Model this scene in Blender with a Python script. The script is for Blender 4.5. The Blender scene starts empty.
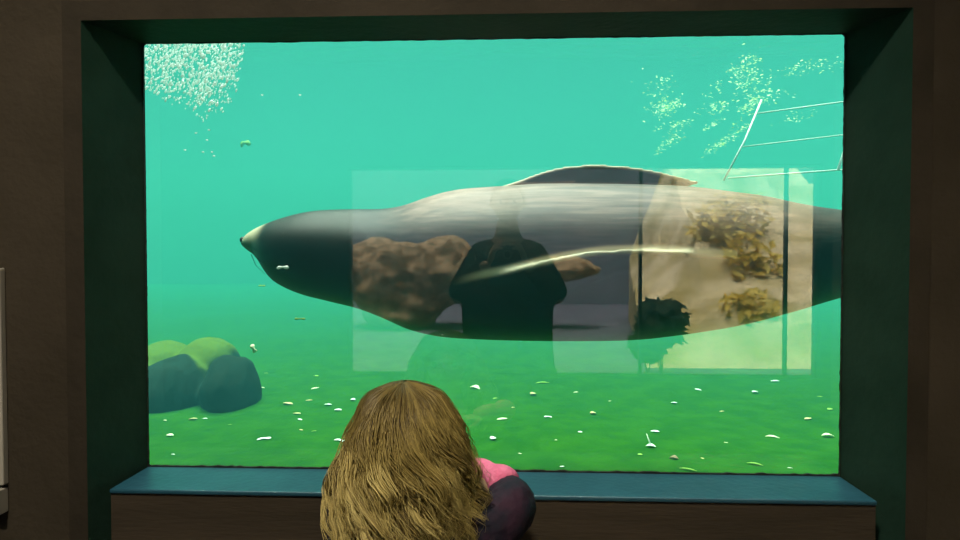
import bpy, bmesh, math, random
from mathutils import Vector, Matrix, noise
random.seed(7)
S = bpy.context.scene
COL = S.collection
PI = math.pi

# ------------------------------------------------------------------ camera
F = 650.0
CAM = Vector((0.0, -1.6, 1.40))
YAW, PITCH = math.atan(27.5 / F), math.atan(15.5 / F)
cd = bpy.data.cameras.new('camera'); cam = bpy.data.objects.new('camera', cd); COL.objects.link(cam)
cd.sensor_width = 36.0; cd.lens = 36.0 * F / 960.0; cd.clip_start = 0.02; cd.clip_end = 200
cam.location = CAM; cam.rotation_euler = (PI / 2 - PITCH, 0, YAW)
S.camera = cam
RM = cam.rotation_euler.to_matrix()

def P(px, py, y):
    """where the line of sight through a photo point meets the upright plane at depth y"""
    d = RM @ Vector((px - 480.0, -(py - 270.0), -F))
    return CAM + d * ((y - CAM.y) / d.y)

def PZ(px, py, z):
    d = RM @ Vector((px - 480.0, -(py - 270.0), -F))
    return CAM + d * ((z - CAM.z) / d.z)

# ------------------------------------------------------------------ helpers
def link(name, me, mat=None, parent=None, smooth=False):
    o = bpy.data.objects.new(name, me); COL.objects.link(o)
    if mat is not None: me.materials.append(mat)
    if parent is not None: o.parent = parent
    if smooth:
        for p in me.polygons: p.use_smooth = True
    return o

def obj(name, bm, mat=None, parent=None, smooth=False):
    me = bpy.data.meshes.new(name); bm.to_mesh(me); bm.free()
    return link(name, me, mat, parent, smooth)

def tag(o, label, cat, group=None, kind=None):
    o['label'] = label; o['category'] = cat
    if group: o['group'] = group
    if kind: o['kind'] = kind
    return o

def empty(name, loc=(0, 0, 0), rz=0.0):
    o = bpy.data.objects.new(name, None); COL.objects.link(o)
    o.location = loc; o.rotation_euler = (0, 0, rz); o.empty_display_size = 0.1
    return o

def struct(o):
    o['kind'] = 'structure'; return o

def box(bm, a, b, bev=0.0):
    lo = Vector([min(a[i], b[i]) for i in range(3)]); hi = Vector([max(a[i], b[i]) for i in range(3)])
    r = bmesh.ops.create_cube(bm, size=1.0)
    vs = r['verts']
    for v in vs:
        v.co = Vector([(lo[i] + hi[i]) / 2 + v.co[i] * (hi[i] - lo[i]) for i in range(3)])
    if bev > 0:
        es = list({e for v in vs for e in v.link_edges})
        bmesh.ops.bevel(bm, geom=es, offset=bev, segments=2, affect='EDGES', profile=0.5)

def tube(bm, pts, rad, n=10, cap=True):
    """round bar along a list of points; rad may be a list"""
    pts = [Vector(p) for p in pts]; rings = []
    rad = rad if isinstance(rad, (list, tuple)) else [rad] * len(pts)
    prev = None
    for i, p in enumerate(pts):
        t = (pts[min(i + 1, len(pts) - 1)] - pts[max(i - 1, 0)]).normalized()
        if prev is None:
            u = t.cross(Vector((0, 0, 1)) if abs(t.z) < 0.9 else Vector((1, 0, 0))).normalized()
        else:
            u = (prev - t * prev.dot(t)).normalized()
        prev = u; w = t.cross(u)
        rings.append([bm.verts.new(p + (u * math.cos(2 * PI * k / n) + w * math.sin(2 * PI * k / n)) * rad[i]) for k in range(n)])
    for a, b in zip(rings, rings[1:]):
        for k in range(n):
            bm.faces.new((a[k], a[(k + 1) % n], b[(k + 1) % n], b[k]))
    if cap:
        bm.faces.new(rings[0][::-1]); bm.faces.new(rings[-1])

def ball(bm, c, r, sub=2, scale=(1, 1, 1), rot=None):
    res = bmesh.ops.create_icosphere(bm, subdivisions=sub, radius=1.0)
    for v in res['verts']:
        q = Vector((v.co.x * scale[0] * r, v.co.y * scale[1] * r, v.co.z * scale[2] * r))
        if rot is not None: q = rot @ q
        v.co = q + Vector(c)
    return res['verts']

def evaluated(o):
    """bake an object's modifiers into its mesh"""
    dg = bpy.context.evaluated_depsgraph_get(); dg.update()
    me = bpy.data.meshes.new_from_object(o.evaluated_get(dg))
    o.modifiers.clear(); o.data = me
    return o

def lerp(a, b, t): return a + (b - a) * t

def curve(pts, x):
    """smooth (Catmull-Rom in x) height through (x, y) points"""
    n = len(pts)
    if x <= pts[0][0]: return pts[0][1]
    if x >= pts[-1][0]: return pts[-1][1]
    i = max(k for k in range(n - 1) if pts[k][0] <= x)
    x0, y0 = pts[i]; x1, y1 = pts[i + 1]
    def slope(k):
        a, b = pts[max(k - 1, 0)], pts[min(k + 1, n - 1)]
        return (b[1] - a[1]) / (b[0] - a[0])
    h = x1 - x0; t = (x - x0) / h
    m0, m1 = slope(i) * h, slope(i + 1) * h
    return ((2*t**3 - 3*t*t + 1) * y0 + (t**3 - 2*t*t + t) * m0 + (-2*t**3 + 3*t*t) * y1 + (t**3 - t*t) * m1)

# ------------------------------------------------------------------ materials
def new_mat(name):
    m = bpy.data.materials.new(name); m.use_nodes = True
    nt = m.node_tree; nt.nodes.clear()
    out = nt.nodes.new('ShaderNodeOutputMaterial')
    return m, nt, out

def N(nt, kind, **kw):
    n = nt.nodes.new(kind)
    for k, v in kw.items():
        if k in n.inputs.keys(): n.inputs[k].default_value = v
        else: setattr(n, k, v)
    return n

def noisy(name, c1, c2, scale=8.0, rough=0.6, spec=0.3, bump=0.0, bscale=None, detail=6.0, stretch=(1, 1, 1), lo=0.35, hi=0.65, coord='Object', coat=0.0):
    """principled surface whose colour wanders between two tones"""
    m, nt, out = new_mat(name)
    b = N(nt, 'ShaderNodeBsdfPrincipled', Roughness=rough)
    b.inputs['Specular IOR Level'].default_value = spec
    b.inputs['Coat Weight'].default_value = coat
    tc = N(nt, 'ShaderNodeTexCoord'); mp = N(nt, 'ShaderNodeMapping'); mp.inputs['Scale'].default_value = stretch
    nz = N(nt, 'ShaderNodeTexNoise', Scale=scale, Detail=detail)
    rp = N(nt, 'ShaderNodeValToRGB')
    rp.color_ramp.elements[0].position = lo; rp.color_ramp.elements[1].position = hi
    rp.color_ramp.elements[0].color = (*c1, 1); rp.color_ramp.elements[1].color = (*c2, 1)
    L = nt.links.new
    L(tc.outputs[coord], mp.inputs['Vector']); L(mp.outputs['Vector'], nz.inputs['Vector'])
    L(nz.outputs['Fac'], rp.inputs['Fac']); L(rp.outputs['Color'], b.inputs['Base Color'])
    if bump:
        n2 = N(nt, 'ShaderNodeTexNoise', Scale=bscale or scale * 3, Detail=5.0)
        bp = N(nt, 'ShaderNodeBump', Strength=bump, Distance=0.02)
        L(mp.outputs['Vector'], n2.inputs['Vector']); L(n2.outputs['Fac'], bp.inputs['Height']); L(bp.outputs['Normal'], b.inputs['Normal'])
    L(b.outputs['BSDF'], out.inputs['Surface'])
    return m

M = {}
M['wall'] = noisy('brown_wall_paint', (.034, .028, .019), (.045, .037, .026), 5, .8, .15, .15, 60)
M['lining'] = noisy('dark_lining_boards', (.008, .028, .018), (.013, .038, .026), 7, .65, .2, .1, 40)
M['dado'] = noisy('brown_panel', (.036, .029, .020), (.050, .039, .027), 6, .8, .15, .12, 50, stretch=(.4, 1, 3))
M['board_front'] = noisy('brown_board_front', (.024, .020, .014), (.034, .028, .020), 6, .8, .15, .12, 50)
M['sill'] = noisy('blue_sill_paint', (.011, .062, .098), (.016, .078, .118), 10, .38, .5, .08, 60)
M['rubber'] = noisy('black_seal_strip', (.008, .01, .01), (.018, .02, .018), 20, .6, .3, .3, 30)
M['ceil'] = noisy('dark_ceiling', (.05, .05, .05), (.07, .07, .065), 4, .9, .1)
M['floor'] = noisy('dark_stone_floor', (.05, .045, .04), (.08, .07, .06), 6, .5, .3, .1, 30)
M['algae'] = noisy('algae_floor', (.008, .078, .003), (.018, .104, .003), 9, .9, .1, .5, 22, detail=9)
M['tank_wall'] = noisy('tank_wall_paint', (.10, .30, .28), (.12, .34, .31), 1.2, .9, .1)
M['rock'] = noisy('dark_rock', (.020, .035, .030), (.045, .070, .045), 3.5, .9, .15, .6, 9)
M['concrete'] = noisy('pale_concrete', (.40, .40, .38), (.5, .5, .47), 3, .85, .2)
M['scrap_white'] = noisy('white_scrap', (.92, .90, .86), (.99, .98, .95), 40, .6, .3)
M['scrap_cream'] = noisy('cream_scrap', (.85, .78, .50), (.98, .92, .68), 40, .6, .3)
M['scrap_tan'] = noisy('tan_scrap', (.6, .46, .22), (.85, .66, .34), 40, .6, .3)
M['scrap_green'] = noisy('green_scrap', (.22, .42, .06), (.42, .6, .12), 40, .6, .3)
M['scrap_brown'] = noisy('brown_scrap', (.22, .13, .08), (.4, .25, .16), 40, .6, .3)
M['white_pipe'] = noisy('white_pipe', (.85, .87, .85), (.97, .98, .96), 10, .3, .5)
M['panel'] = noisy('pale_panel', (.34, .33, .28), (.40, .38, .33), 6, .5, .3)
M['metal'] = noisy('grey_metal', (.10, .10, .10), (.14, .14, .14), 12, .4, .5)
M['black'] = noisy('black_plastic', (.010, .010, .011), (.016, .016, .017), 12, .5, .4)
M['lens'] = noisy('lens_glass', (.005, .005, .01), (.01, .01, .02), 12, .08, .6)
M['coat'] = noisy('black_coat', (.006, .006, .007), (.012, .012, .014), 14, .9, .1, .2, 60)
M['jeans'] = noisy('dark_trousers', (.010, .012, .018), (.02, .022, .03), 30, .9, .1)
M['skin'] = noisy('skin', (.50, .30, .22), (.56, .35, .26), 12, .55, .3)
M['darkhair'] = noisy('dark_hair', (.015, .011, .008), (.03, .022, .016), 30, .6, .3)
M['shoe'] = noisy('dark_shoe', (.015, .014, .013), (.03, .028, .026), 14, .6, .3)
M['eye'] = noisy('eye', (.006, .006, .006), (.012, .01, .01), 5, .1, .6)
M['jacket'] = noisy('plum_jacket', (.012, .013, .026), (.038, .016, .034), 18, .75, .25, .9, 14, lo=.42, hi=.62)
M['pink'] = noisy('pink_fleece', (.72, .15, .30), (.82, .22, .38), 40, .9, .1, .3, 120)
M['paving'] = noisy('grey_paving', (.115, .11, .14), (.155, .15, .18), 1.5, .9, .1)
M['outwall'] = noisy('grey_render', (.28, .30, .34), (.35, .36, .41), .8, .9, .1)
M['tanleaf'] = noisy('tan_leaves', (.22, .14, .07), (.52, .35, .19), 5, .9, .1, .5, 14, lo=.4, hi=.6)
M['goldleaf'] = noisy('gold_leaves', (.34, .22, .03), (.75, .58, .16), 2.5, .8, .1, lo=.38, hi=.62)
M['sand'] = noisy('sandy_bank', (.48, .37, .12), (.95, .78, .46), 1.3, .9, .1, .3, 6)
M['darkleaf'] = noisy('dark_leaves', (.012, .02, .012), (.03, .05, .022), 4, .8, .1)
M['bark'] = noisy('bark', (.12, .09, .05), (.2, .15, .09), 6, .9, .1, .4, 18)

def glass_mat(name, refl, tint=(1, 1, 1)):
    m, nt, out = new_mat(name)
    tr = N(nt, 'ShaderNodeBsdfTransparent', Color=(*tint, 1)); gl = N(nt, 'ShaderNodeBsdfGlossy', Roughness=0.0)
    fr = N(nt, 'ShaderNodeFresnel', IOR=1.5)
    ml = N(nt, 'ShaderNodeMath', operation='MULTIPLY'); ml.inputs[1].default_value = refl / 0.04; ml.use_clamp = True
    mx = N(nt, 'ShaderNodeMixShader')
    L = nt.links.new
    L(fr.outputs[0], ml.inputs[0]); L(ml.outputs[0], mx.inputs[0]); L(tr.outputs[0], mx.inputs[1]); L(gl.outputs[0], mx.inputs[2])
    L(mx.outputs[0], out.inputs['Surface'])
    return m

def clear_mat(name):
    m, nt, out = new_mat(name)
    tr = N(nt, 'ShaderNodeBsdfTransparent'); nt.links.new(tr.outputs[0], out.inputs['Surface'])
    return m

GLASS_R = 0.11
M['glass_front'] = glass_mat('glass_front_face', GLASS_R)
M['glass_clear'] = clear_mat('glass_water_face')
M['glass_thin'] = glass_mat('thin_window_glass', 0.04)

# water body: scattering and absorbing
WS = Vector((.0115, .061, .068)); WA = Vector((.16, .026, .069))
def water_mat():
    m, nt, out = new_mat('tank_water')
    sc = N(nt, 'ShaderNodeVolumeScatter', Density=0.1, Anisotropy=0.0)
    sc.inputs['Color'].default_value = (*(WS / 0.1), 1)
    ab = N(nt, 'ShaderNodeVolumeAbsorption', Density=0.5)
    ab.inputs['Color'].default_value = (*[1 - w / 0.5 for w in WA], 1)
    ad = N(nt, 'ShaderNodeAddShader')
    nt.links.new(sc.outputs[0], ad.inputs[0]); nt.links.new(ab.outputs[0], ad.inputs[1]); nt.links.new(ad.outputs[0], out.inputs['Volume'])
    return m
M['water'] = water_mat()

def surface_mat():
    """water surface: see-through at steep angles, a mirror at shallow ones (as from below)"""
    m, nt, out = new_mat('water_surface')
    tr = N(nt, 'ShaderNodeBsdfTransparent'); gl = N(nt, 'ShaderNodeBsdfGlossy', Roughness=0.03)
    lw = N(nt, 'ShaderNodeLayerWeight', Blend=0.5)
    rp = N(nt, 'ShaderNodeValToRGB'); e = rp.color_ramp.elements
    e[0].position = .28; e[0].color = (.03, .03, .03, 1); e[1].position = .42; e[1].color = (1, 1, 1, 1)
    mx = N(nt, 'ShaderNodeMixShader')
    tc = N(nt, 'ShaderNodeTexCoord'); mp = N(nt, 'ShaderNodeMapping'); mp.inputs['Scale'].default_value = (1.0, 2.2, 1)
    nz = N(nt, 'ShaderNodeTexNoise', Scale=3.0, Detail=3.0); bp = N(nt, 'ShaderNodeBump', Strength=.07, Distance=.10)
    L = nt.links.new
    L(tc.outputs['Object'], mp.inputs['Vector']); L(mp.outputs['Vector'], nz.inputs['Vector']); L(nz.outputs['Fac'], bp.inputs['Height'])
    L(bp.outputs['Normal'], gl.inputs['Normal'])
    L(lw.outputs['Facing'], rp.inputs['Fac']); L(rp.outputs['Color'], mx.inputs[0])
    L(tr.outputs[0], mx.inputs[1]); L(gl.outputs[0], mx.inputs[2]); L(mx.outputs[0], out.inputs['Surface'])
    return m
M['surface'] = surface_mat()

# ------------------------------------------------------------------ layout numbers
XL, XR = P(146.3, 255, 0).x, P(841.8, 255, 0).x        # pane edges
ZB, ZT = P(500, 470.8, 0).z, P(500, 39, 0).z
YW = -0.16                                              # room face of the front wall
BT = 0.044                                              # lining board thickness
RX0, RX1, RY0, RZ1 = -3.9, 3.9, -4.0, 4.20              # room
FLOOR_T = 0.50                                          # tank floor
SURF = 4.00                                             # water level
TX0, TX1, TY1 = -13.0, 13.0, 18.0

# ------------------------------------------------------------------ room
bm = bmesh.new(); box(bm, (RX0 - .2, RY0 - .2, -.12), (RX1 + .2, .04, 0)); struct(obj('floor', bm, M['floor']))
bm = bmesh.new(); box(bm, (RX0 - .2, RY0 - .2, RZ1), (RX1 + .2, .58, RZ1 + .2)); struct(obj('ceiling', bm, M['ceil']))  # slab runs on over the tank edge, added to keep sun off the sill
bm = bmesh.new()
OL, OR = XL - .050 - BT, XR + .059 + BT
box(bm, (TX0, YW, 0), (OL, .04, RZ1)); box(bm, (OR, YW, 0), (TX1, .04, RZ1))
box(bm, (OL, YW, ZT + BT), (OR, .04, RZ1)); box(bm, (OL, 0.001, 0), (OR, .04, ZB - .03))
box(bm, (OL, 0.001, ZB - .03), (XL - .021, .04, ZT + BT)); box(bm, (XR + .021, 0.001, ZB - .03), (OR, .04, ZT + BT))
struct(obj('wall_front', bm, M['wall']))
for nm, x0, x1 in (('wall_left', RX0 - .2, RX0), ('wall_right', RX1, RX1 + .2)):
    bm = bmesh.new(); box(bm, (x0, RY0 - .2, 0), (x1, YW, RZ1)); struct(obj(nm, bm, M['wall']))
# back wall with the wide garden window that shows in the glass
W0, W1 = P(352, 170.5, .1 - RY0), P(812, 374.5, .1 - RY0)
FW = .02; W0 += Vector((-FW, 0, FW)); W1 += Vector((FW, 0, -FW))
bm = bmesh.new()
box(bm, (RX0, RY0 - .12, 0), (W0.x, RY0, RZ1)); box(bm, (W1.x, RY0 - .12, 0), (RX1, RY0, RZ1))
box(bm, (W0.x, RY0 - .12, W0.z), (W1.x, RY0, RZ1)); box(bm, (W0.x, RY0 - .12, 0), (W1.x, RY0, W1.z))
struct(obj('wall_back', bm, M['wall']))
bm = bmesh.new()
for px, w in ((640, .022), (785, .016)):
    x = P(px, 255, .1 - RY0).x
    box(bm, (x - w / 2, RY0 - .12, W1.z), (x + w / 2, RY0 - .06, W0.z))
for a, b in (((W0.x, W0.z - .02), (W1.x, W0.z)), ((W0.x, W1.z), (W1.x, W1.z + .02)), ((W0.x, W1.z), (W0.x + .02, W0.z)), ((W1.x - .02, W1.z), (W1.x, W0.z))):
    box(bm, (a[0], RY0 - .12, a[1]), (b[0], RY0 - .06, b[1]))
w2 = struct(obj('window_2', bm, M['metal']))
bm = bmesh.new(); box(bm, (W0.x + .02, RY0 - .093, W1.z + .02), (W1.x - .02, RY0 - .087, W0.z - .02)); obj('glass_pane', bm, M['glass_thin'], w2)

# lining boards of the viewing window
SPL, SPR = .050, .059                                    # the side linings flare outwards to the room
for nm, x, sx, sp_ in (('trim_1', XL, -1, SPL), ('trim_2', XR, 1, SPR)):
    bm = bmesh.new()
    q = [(x, 0), (x + sx * sp_, YW - .006), (x + sx * (sp_ + BT), YW - .006), (x + sx * (sp_ + BT), 0)]
    lo = [bm.verts.new((a, b, 0)) for a, b in q]; hi = [bm.verts.new((a, b, ZT + BT)) for a, b in q]
    bm.faces.new(lo[::-1]); bm.faces.new(hi)
    for k in range(4): bm.faces.new((lo[k], lo[(k + 1) % 4], hi[(k + 1) % 4], hi[k]))
    bmesh.ops.recalc_face_normals(bm, faces=bm.faces)
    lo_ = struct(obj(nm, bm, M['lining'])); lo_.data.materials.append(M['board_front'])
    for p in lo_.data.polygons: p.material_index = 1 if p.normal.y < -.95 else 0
bm = bmesh.new()
q = [(XL, 0), (XL - SPL, YW - .006), (XR + SPR, YW - .006), (XR, 0)]
lo = [bm.verts.new((a, b, ZT)) for a, b in q]; hi = [bm.verts.new((a, b, ZT + BT)) for a, b in q]
bm.faces.new(lo[::-1]); bm.faces.new(hi)
for k in range(4): bm.faces.new((lo[k], lo[(k + 1) % 4], hi[(k + 1) % 4], hi[k]))
bmesh.ops.recalc_face_normals(bm, faces=bm.faces)
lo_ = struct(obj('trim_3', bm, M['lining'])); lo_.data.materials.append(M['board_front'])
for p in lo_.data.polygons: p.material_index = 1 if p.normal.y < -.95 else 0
bm = bmesh.new(); box(bm, (XL, -.160, 0), (XR, -.001, ZB - .010), .002); struct(obj('trim_4', bm, M['dado']))
bm = bmesh.new(); box(bm, (XL, -.165, ZB - .010), (XR, .0, ZB), .003); sill = struct(obj('trim_5', bm, M['sill']))

# the pane: strips round the edge and the glass
bm = bmesh.new()
def ragged(a, b, out, w0, w1, n):
    """sealant bead from a to b, its inner edge a little uneven"""
    rows = []
    for i in range(n + 1):
        p = Vector(a).lerp(Vector(b), i / n)
        w = lerp(w0, w1, random.random() ** 2)
        q = p + Vector(out) * w
        rows.append([bm.verts.new((p.x, -.006, p.z)), bm.verts.new((q.x, -.006, q.z)), bm.verts.new((q.x, 0, q.z)), bm.verts.new((p.x, 0, p.z))])
    for r, s in zip(rows, rows[1:]):
        for k in range(4): bm.faces.new((r[k], r[(k + 1) % 4], s[(k + 1) % 4], s[k]))
    bm.faces.new(rows[0]); bm.faces.new(rows[-1][::-1])
ragged((XL, 0, ZB), (XR, 0, ZB), (0, 0, 1), .003, .006, 160)
ragged((XL, 0, ZT), (XR, 0, ZT), (0, 0, -1), .0005, .002, 120)
ragged((XL, 0, ZB), (XL, 0, ZT), (1, 0, 0), .0008, .0025, 110)
ragged((XR, 0, ZB), (XR, 0, ZT), (-1, 0, 0), .0008, .0025, 110)
for x, z, sx, sz in ((XR, ZB, -1, 1), (XL, ZB, 1, 1), (XR, ZT, -1, -1), (XL, ZT, 1, -1)):
    r = .022; cs = [bm.verts.new((x, -.007, z))] + [bm.verts.new((x + sx * r * (1 - math.sin(t * PI / 12)), -.007, z + sz * r * (1 - math.cos(t * PI / 12)))) for t in range(7)]
    bm.faces.new(cs)
bmesh.ops.recalc_face_normals(bm, faces=bm.faces)
w1 = struct(obj('window_1', bm, M['rubber']))
bm = bmesh.new(); box(bm, (XL - .02, 0, ZB - .02), (XR + .02, .035, ZT + .02))
gp = obj('glass_pane', bm, None, w1)
gp.data.materials.append(M['glass_clear']); gp.data.materials.append(M['glass_front'])
for p in gp.data.polygons:
    p.material_index = 1 if p.normal.y < -.9 else 0

# info panel at the left edge of the view, on the front wall
ip = empty('information_sign', (P(6, 380, YW).x - .3, YW, 1.0))
tag(ip, 'pale panel edge on the brown wall at far left of the viewing window', 'panel')
def panel(nm, x, y0, y1, th):
    a, b = P(x, y0, YW), P(x, y1, YW)
    bm = bmesh.new(); box(bm, (a.x - .55 - ip.location.x, -th, b.z - 1.0), (a.x - ip.location.x, 0, a.z - 1.0), .003)
    return obj(nm, bm, M['panel'], ip)
panel('board', 5.5, 268, 483, .018); panel('ledge', 8.5, 486, 511, .03)

# ------------------------------------------------------------------ tank
def gnoise(x, y, z, s): return noise.noise(Vector((x * s, y * s, z * s)))
bm = bmesh.new()
nx, ny = 110, 90
gv = [[None] * (ny + 1) for _ in range(nx + 1)]
for i in range(nx + 1):
    for j in range(ny + 1):
        x = lerp(TX0, TX1, i / nx); y = lerp(.04, TY1, (j / ny) ** 1.6)
        gv[i][j] = bm.verts.new((x, y, FLOOR_T + .035 * gnoise(x, y, 0, .9) + .012 * gnoise(x, y, 3, 4)))
for i in range(nx):
    for j in range(ny):
        bm.faces.new((gv[i][j], gv[i + 1][j], gv[i + 1][j + 1], gv[i][j + 1]))
for (i, j) in [(i, 0) for i in range(0)]: pass
tf = struct(obj('floor_tank', bm, M['algae'], None, True))
for nm, a, b in (('wall_tank_far', (TX0, TY1, 0), (TX1, TY1 + .2, RZ1)), ('wall_tank_left', (TX0 - .2, .04, 0), (TX0, TY1, RZ1)), ('wall_tank_right', (TX1, .04, 0), (TX1 + .2, TY1, RZ1))):
    bm = bmesh.new(); box(bm, a, b); struct(obj(nm, bm, M['tank_wall']))
bm = bmesh.new(); box(bm, (TX0, .036, FLOOR_T - .15), (TX1, TY1, SURF - .012)); wt = struct(obj('water', bm, M['water']))
bm = bmesh.new()
nx, ny = 90, 70
gv = [[bm.verts.new((x, y, SURF + .002 * math.sin(3 * x + 2 * y) + .0012 * math.sin(5.1 * y - 1.7 * x))) for y in [lerp(.04, TY1, j / ny) for j in range(ny + 1)]] for x in [lerp(TX0, TX1, i / nx) for i in range(nx + 1)]]
for i in range(nx):
    for j in range(ny):
        bm.faces.new((gv[i][j], gv[i + 1][j], gv[i + 1][j + 1], gv[i][j + 1]))
struct(obj('water_surface', bm, M['surface'], None, True))

# ------------------------------------------------------------------ rocks
def lump(bm, c, r, seed, amp=.22, sub=4, freq=1.6):
    vs = ball(bm, c, 1.0, sub, r)
    for v in vs:
        d = (v.co - Vector(c)); k = Vector((d.x / r[0], d.y / r[1], d.z / r[2]))
        n1 = noise.noise(k * freq + Vector((seed, seed * 2, 0))) + .4 * noise.noise(k * freq * 2.7 + Vector((seed, 0, 5)))
        v.co = Vector(c) + d * (1 + amp * n1)
def remeshed(o, vox, smooth_it=0):
    md = o.modifiers.new('r', 'REMESH'); md.mode = 'VOXEL'; md.voxel_size = vox; md.use_smooth_shade = True
    if smooth_it:
        sm = o.modifiers.new('s', 'SMOOTH'); sm.iterations = smooth_it; sm.factor = .5
    return evaluated(o)

RY = 2.20
def rp(px, py, y=RY): return P(px, py, y)
def rock_mat():
    """dark rock with a mat of bright green algae on its upper faces"""
    m, nt, out = new_mat('algae_rock')
    b = N(nt, 'ShaderNodeBsdfPrincipled', Roughness=.9); b.inputs['Specular IOR Level'].default_value = .1
    tc = N(nt, 'ShaderNodeTexCoord'); nz = N(nt, 'ShaderNodeTexNoise', Scale=9.0, Detail=6.0)
    ge = N(nt, 'ShaderNodeAttribute', attribute_name='algae')
    ad = N(nt, 'ShaderNodeMath', operation='MULTIPLY_ADD'); ad.inputs[1].default_value = .5
    rp_ = N(nt, 'ShaderNodeValToRGB'); e = rp_.color_ramp.elements
    e[0].position = .45; e[0].color = (.010, .020, .016, 1); e[1].position = 1.2; e[1].color = (.10, .15, .018, 1)
    bp = N(nt, 'ShaderNodeBump', Strength=.6, Distance=.03)
    L = nt.links.new
    L(tc.outputs['Object'], nz.inputs['Vector'])
    L(nz.outputs['Fac'], ad.inputs[0]); L(ge.outputs['Fac'], ad.inputs[2]); L(ad.outputs[0], rp_.inputs['Fac'])
    L(rp_.outputs['Color'], b.inputs['Base Color']); L(nz.outputs['Fac'], bp.inputs['Height']); L(bp.outputs['Normal'], b.inputs['Normal'])
    L(b.outputs[0], out.inputs['Surface'])
    return m
M['algae_rock'] = rock_mat()

rock = None
bm = bmesh.new()
k_ = .88
for px, py, dy, dz, r, sd_, am in ((234, 385, .05, -.05, (.17, .30, .275), 2.2, .12), (176, 387, .05, -.05, (.22, .34, .275), 5.1, .10), (105, 385, .1, -.05, (.35, .35, .27), 8.3, .14),
                                   (206, 352, .50, -.20, (.24, .34, .33), 4.4, .08), (160, 355, .52, -.22, (.30, .34, .32), 9.4, .08)):
    a = rp(px, py, RY + (.35 if py < 370 else 0)); lump(bm, (a.x - .03, RY + dy * k_, a.z + dz * k_ - .02), tuple(q * k_ for q in r), sd_, am)
rock = obj('boulder', bm, M['algae_rock']); remeshed(rock, .016, 2)
al_ = rock.data.attributes.new('algae', 'FLOAT', 'POINT')
for v in rock.data.vertices:
    v.co.z = max(v.co.z, FLOOR_T - .02)
    t = max(0, min(1, (v.co.y - RY - .053 + .12 * noise.noise(v.co * 5)) / .14)); u = max(0, min(1, (v.normal.z - .25) / .4))
    al_.data[v.index].value = t * u
tag(rock, 'dark boulder with green algae on top, lying on the tank floor at left', 'rock')

def translucent_mat(name, c1, c2, scale, tw=.5, gloss=.0):
    """thin or frothy matter that light passes through as well as bounces off"""
    m, nt, out = new_mat(name)
    tc = N(nt, 'ShaderNodeTexCoord'); nz = N(nt, 'ShaderNodeTexNoise', Scale=scale, Detail=4.0); r = N(nt, 'ShaderNodeValToRGB')
    r.color_ramp.elements[0].color = (*c1, 1); r.color_ramp.elements[1].color = (*c2, 1)
    r.color_ramp.elements[0].position = .35; r.color_ramp.elements[1].position = .65
    df = N(nt, 'ShaderNodeBsdfDiffuse'); tl = N(nt, 'ShaderNodeBsdfTranslucent'); gl = N(nt, 'ShaderNodeBsdfGlossy', Roughness=.2)
    m1 = N(nt, 'ShaderNodeMixShader'); m1.inputs[0].default_value = tw; m2 = N(nt, 'ShaderNodeMixShader'); m2.inputs[0].default_value = gloss
    L = nt.links.new
    L(tc.outputs['Object'], nz.inputs['Vector']); L(nz.outputs['Fac'], r.inputs['Fac'])
    L(r.outputs['Color'], df.inputs['Color']); L(r.outputs['Color'], tl.inputs['Color'])
    L(df.outputs[0], m1.inputs[1]); L(tl.outputs[0], m1.inputs[2]); L(m1.outputs[0], m2.inputs[1]); L(gl.outputs[0], m2.inputs[2]); L(m2.outputs[0], out.inputs['Surface'])
    return m
# translucent flecks added in place of light patches on the water surface, right
M['glint'] = translucent_mat('glint_flecks', (.45, .62, .22), (.98, .98, .72), 9, .6)
GLINTS = 'modelled glints near the water surface'
def glint(y, blobs, label):
    """blobs: (px, py, half width px, half height px, slant, leaves)"""
    s0 = (y + 1.6) / F; bm = bmesh.new(); c0 = P(blobs[0][0], blobs[0][1], y)
    for (px, py, hw, hh, sl_, n) in blobs:
        for i in range(int(n * 1.7)):
            u, v = random.gauss(0, .45), random.gauss(0, .45)
            c = P(px + u * hw, py + v * hh - u * hw * sl_, y) + Vector((0, random.uniform(-.25, .25), 0)) - c0
            r = s0 * random.uniform(.5, 1.5)
            R = Matrix.Rotation(random.uniform(0, 6.3), 3, 'Z') @ Matrix.Rotation(random.uniform(-.9, .9), 3, 'X') @ Matrix.Rotation(random.uniform(-.5, .5), 3, 'Y')
            bm.faces.new([bm.verts.new(c + R @ Vector(q)) for q in ((-r * 1.3, 0, 0), (0, -r * .6, r * .2), (r * 1.3, 0, 0), (0, r * .6, r * .2))])
    o = empty('modelled_glint', c0); obj('quads', bm, M['glint'], o)
    tag(o, label, 'glint', GLINTS); return o
glint(4.4, [(666, 107, 18, 7, .1, 120), (660, 88, 18, 16, 0, 40)], 'broad pale patch of modelled surface glints above the back of the animal, leftmost near the surface')
glint(4.2, [(676, 126, 14, 2.5, .05, 34), (661, 126, 6, 2, 0, 8)], 'flat modelled glint streak just below the leftmost broad glint patch')
glint(4.0, [(673, 139, 9, 6, .2, 34), (661, 149, 5, 4, 0, 16)], 'small round modelled glint low beside the flipper tip of the animal')
glint(4.1, [(716, 108, 16, 3.5, .05, 40), (713, 91, 6, 9, 0, 18), (713, 124, 6, 3, .3, 22)], 'thin modelled glints between the broad glint patch and the pipe frame')
glint(3.9, [(720, 144, 14, 5, .6, 60), (739, 131, 5, 5, 0, 24), (742, 121, 5, 5, 0, 10)], 'slanting modelled glint streak left of the post of the pipe frame')
glint(3.8, [(752, 105, 9, 5, .1, 70), (747, 78, 9, 20, 0, 90), (742, 66, 14, 6, 0, 50), (757, 92, 5, 10, 0, 30), (770, 97, 14, 3, -.15, 34)], 'tall modelled glint column over the top of the pipe post')
glint(4.0, [(808, 68, 40, 3, .12, 60), (800, 117, 22, 3, .08, 22)], 'long faint modelled glint streaks above and between the rails of the pipe frame')

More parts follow.
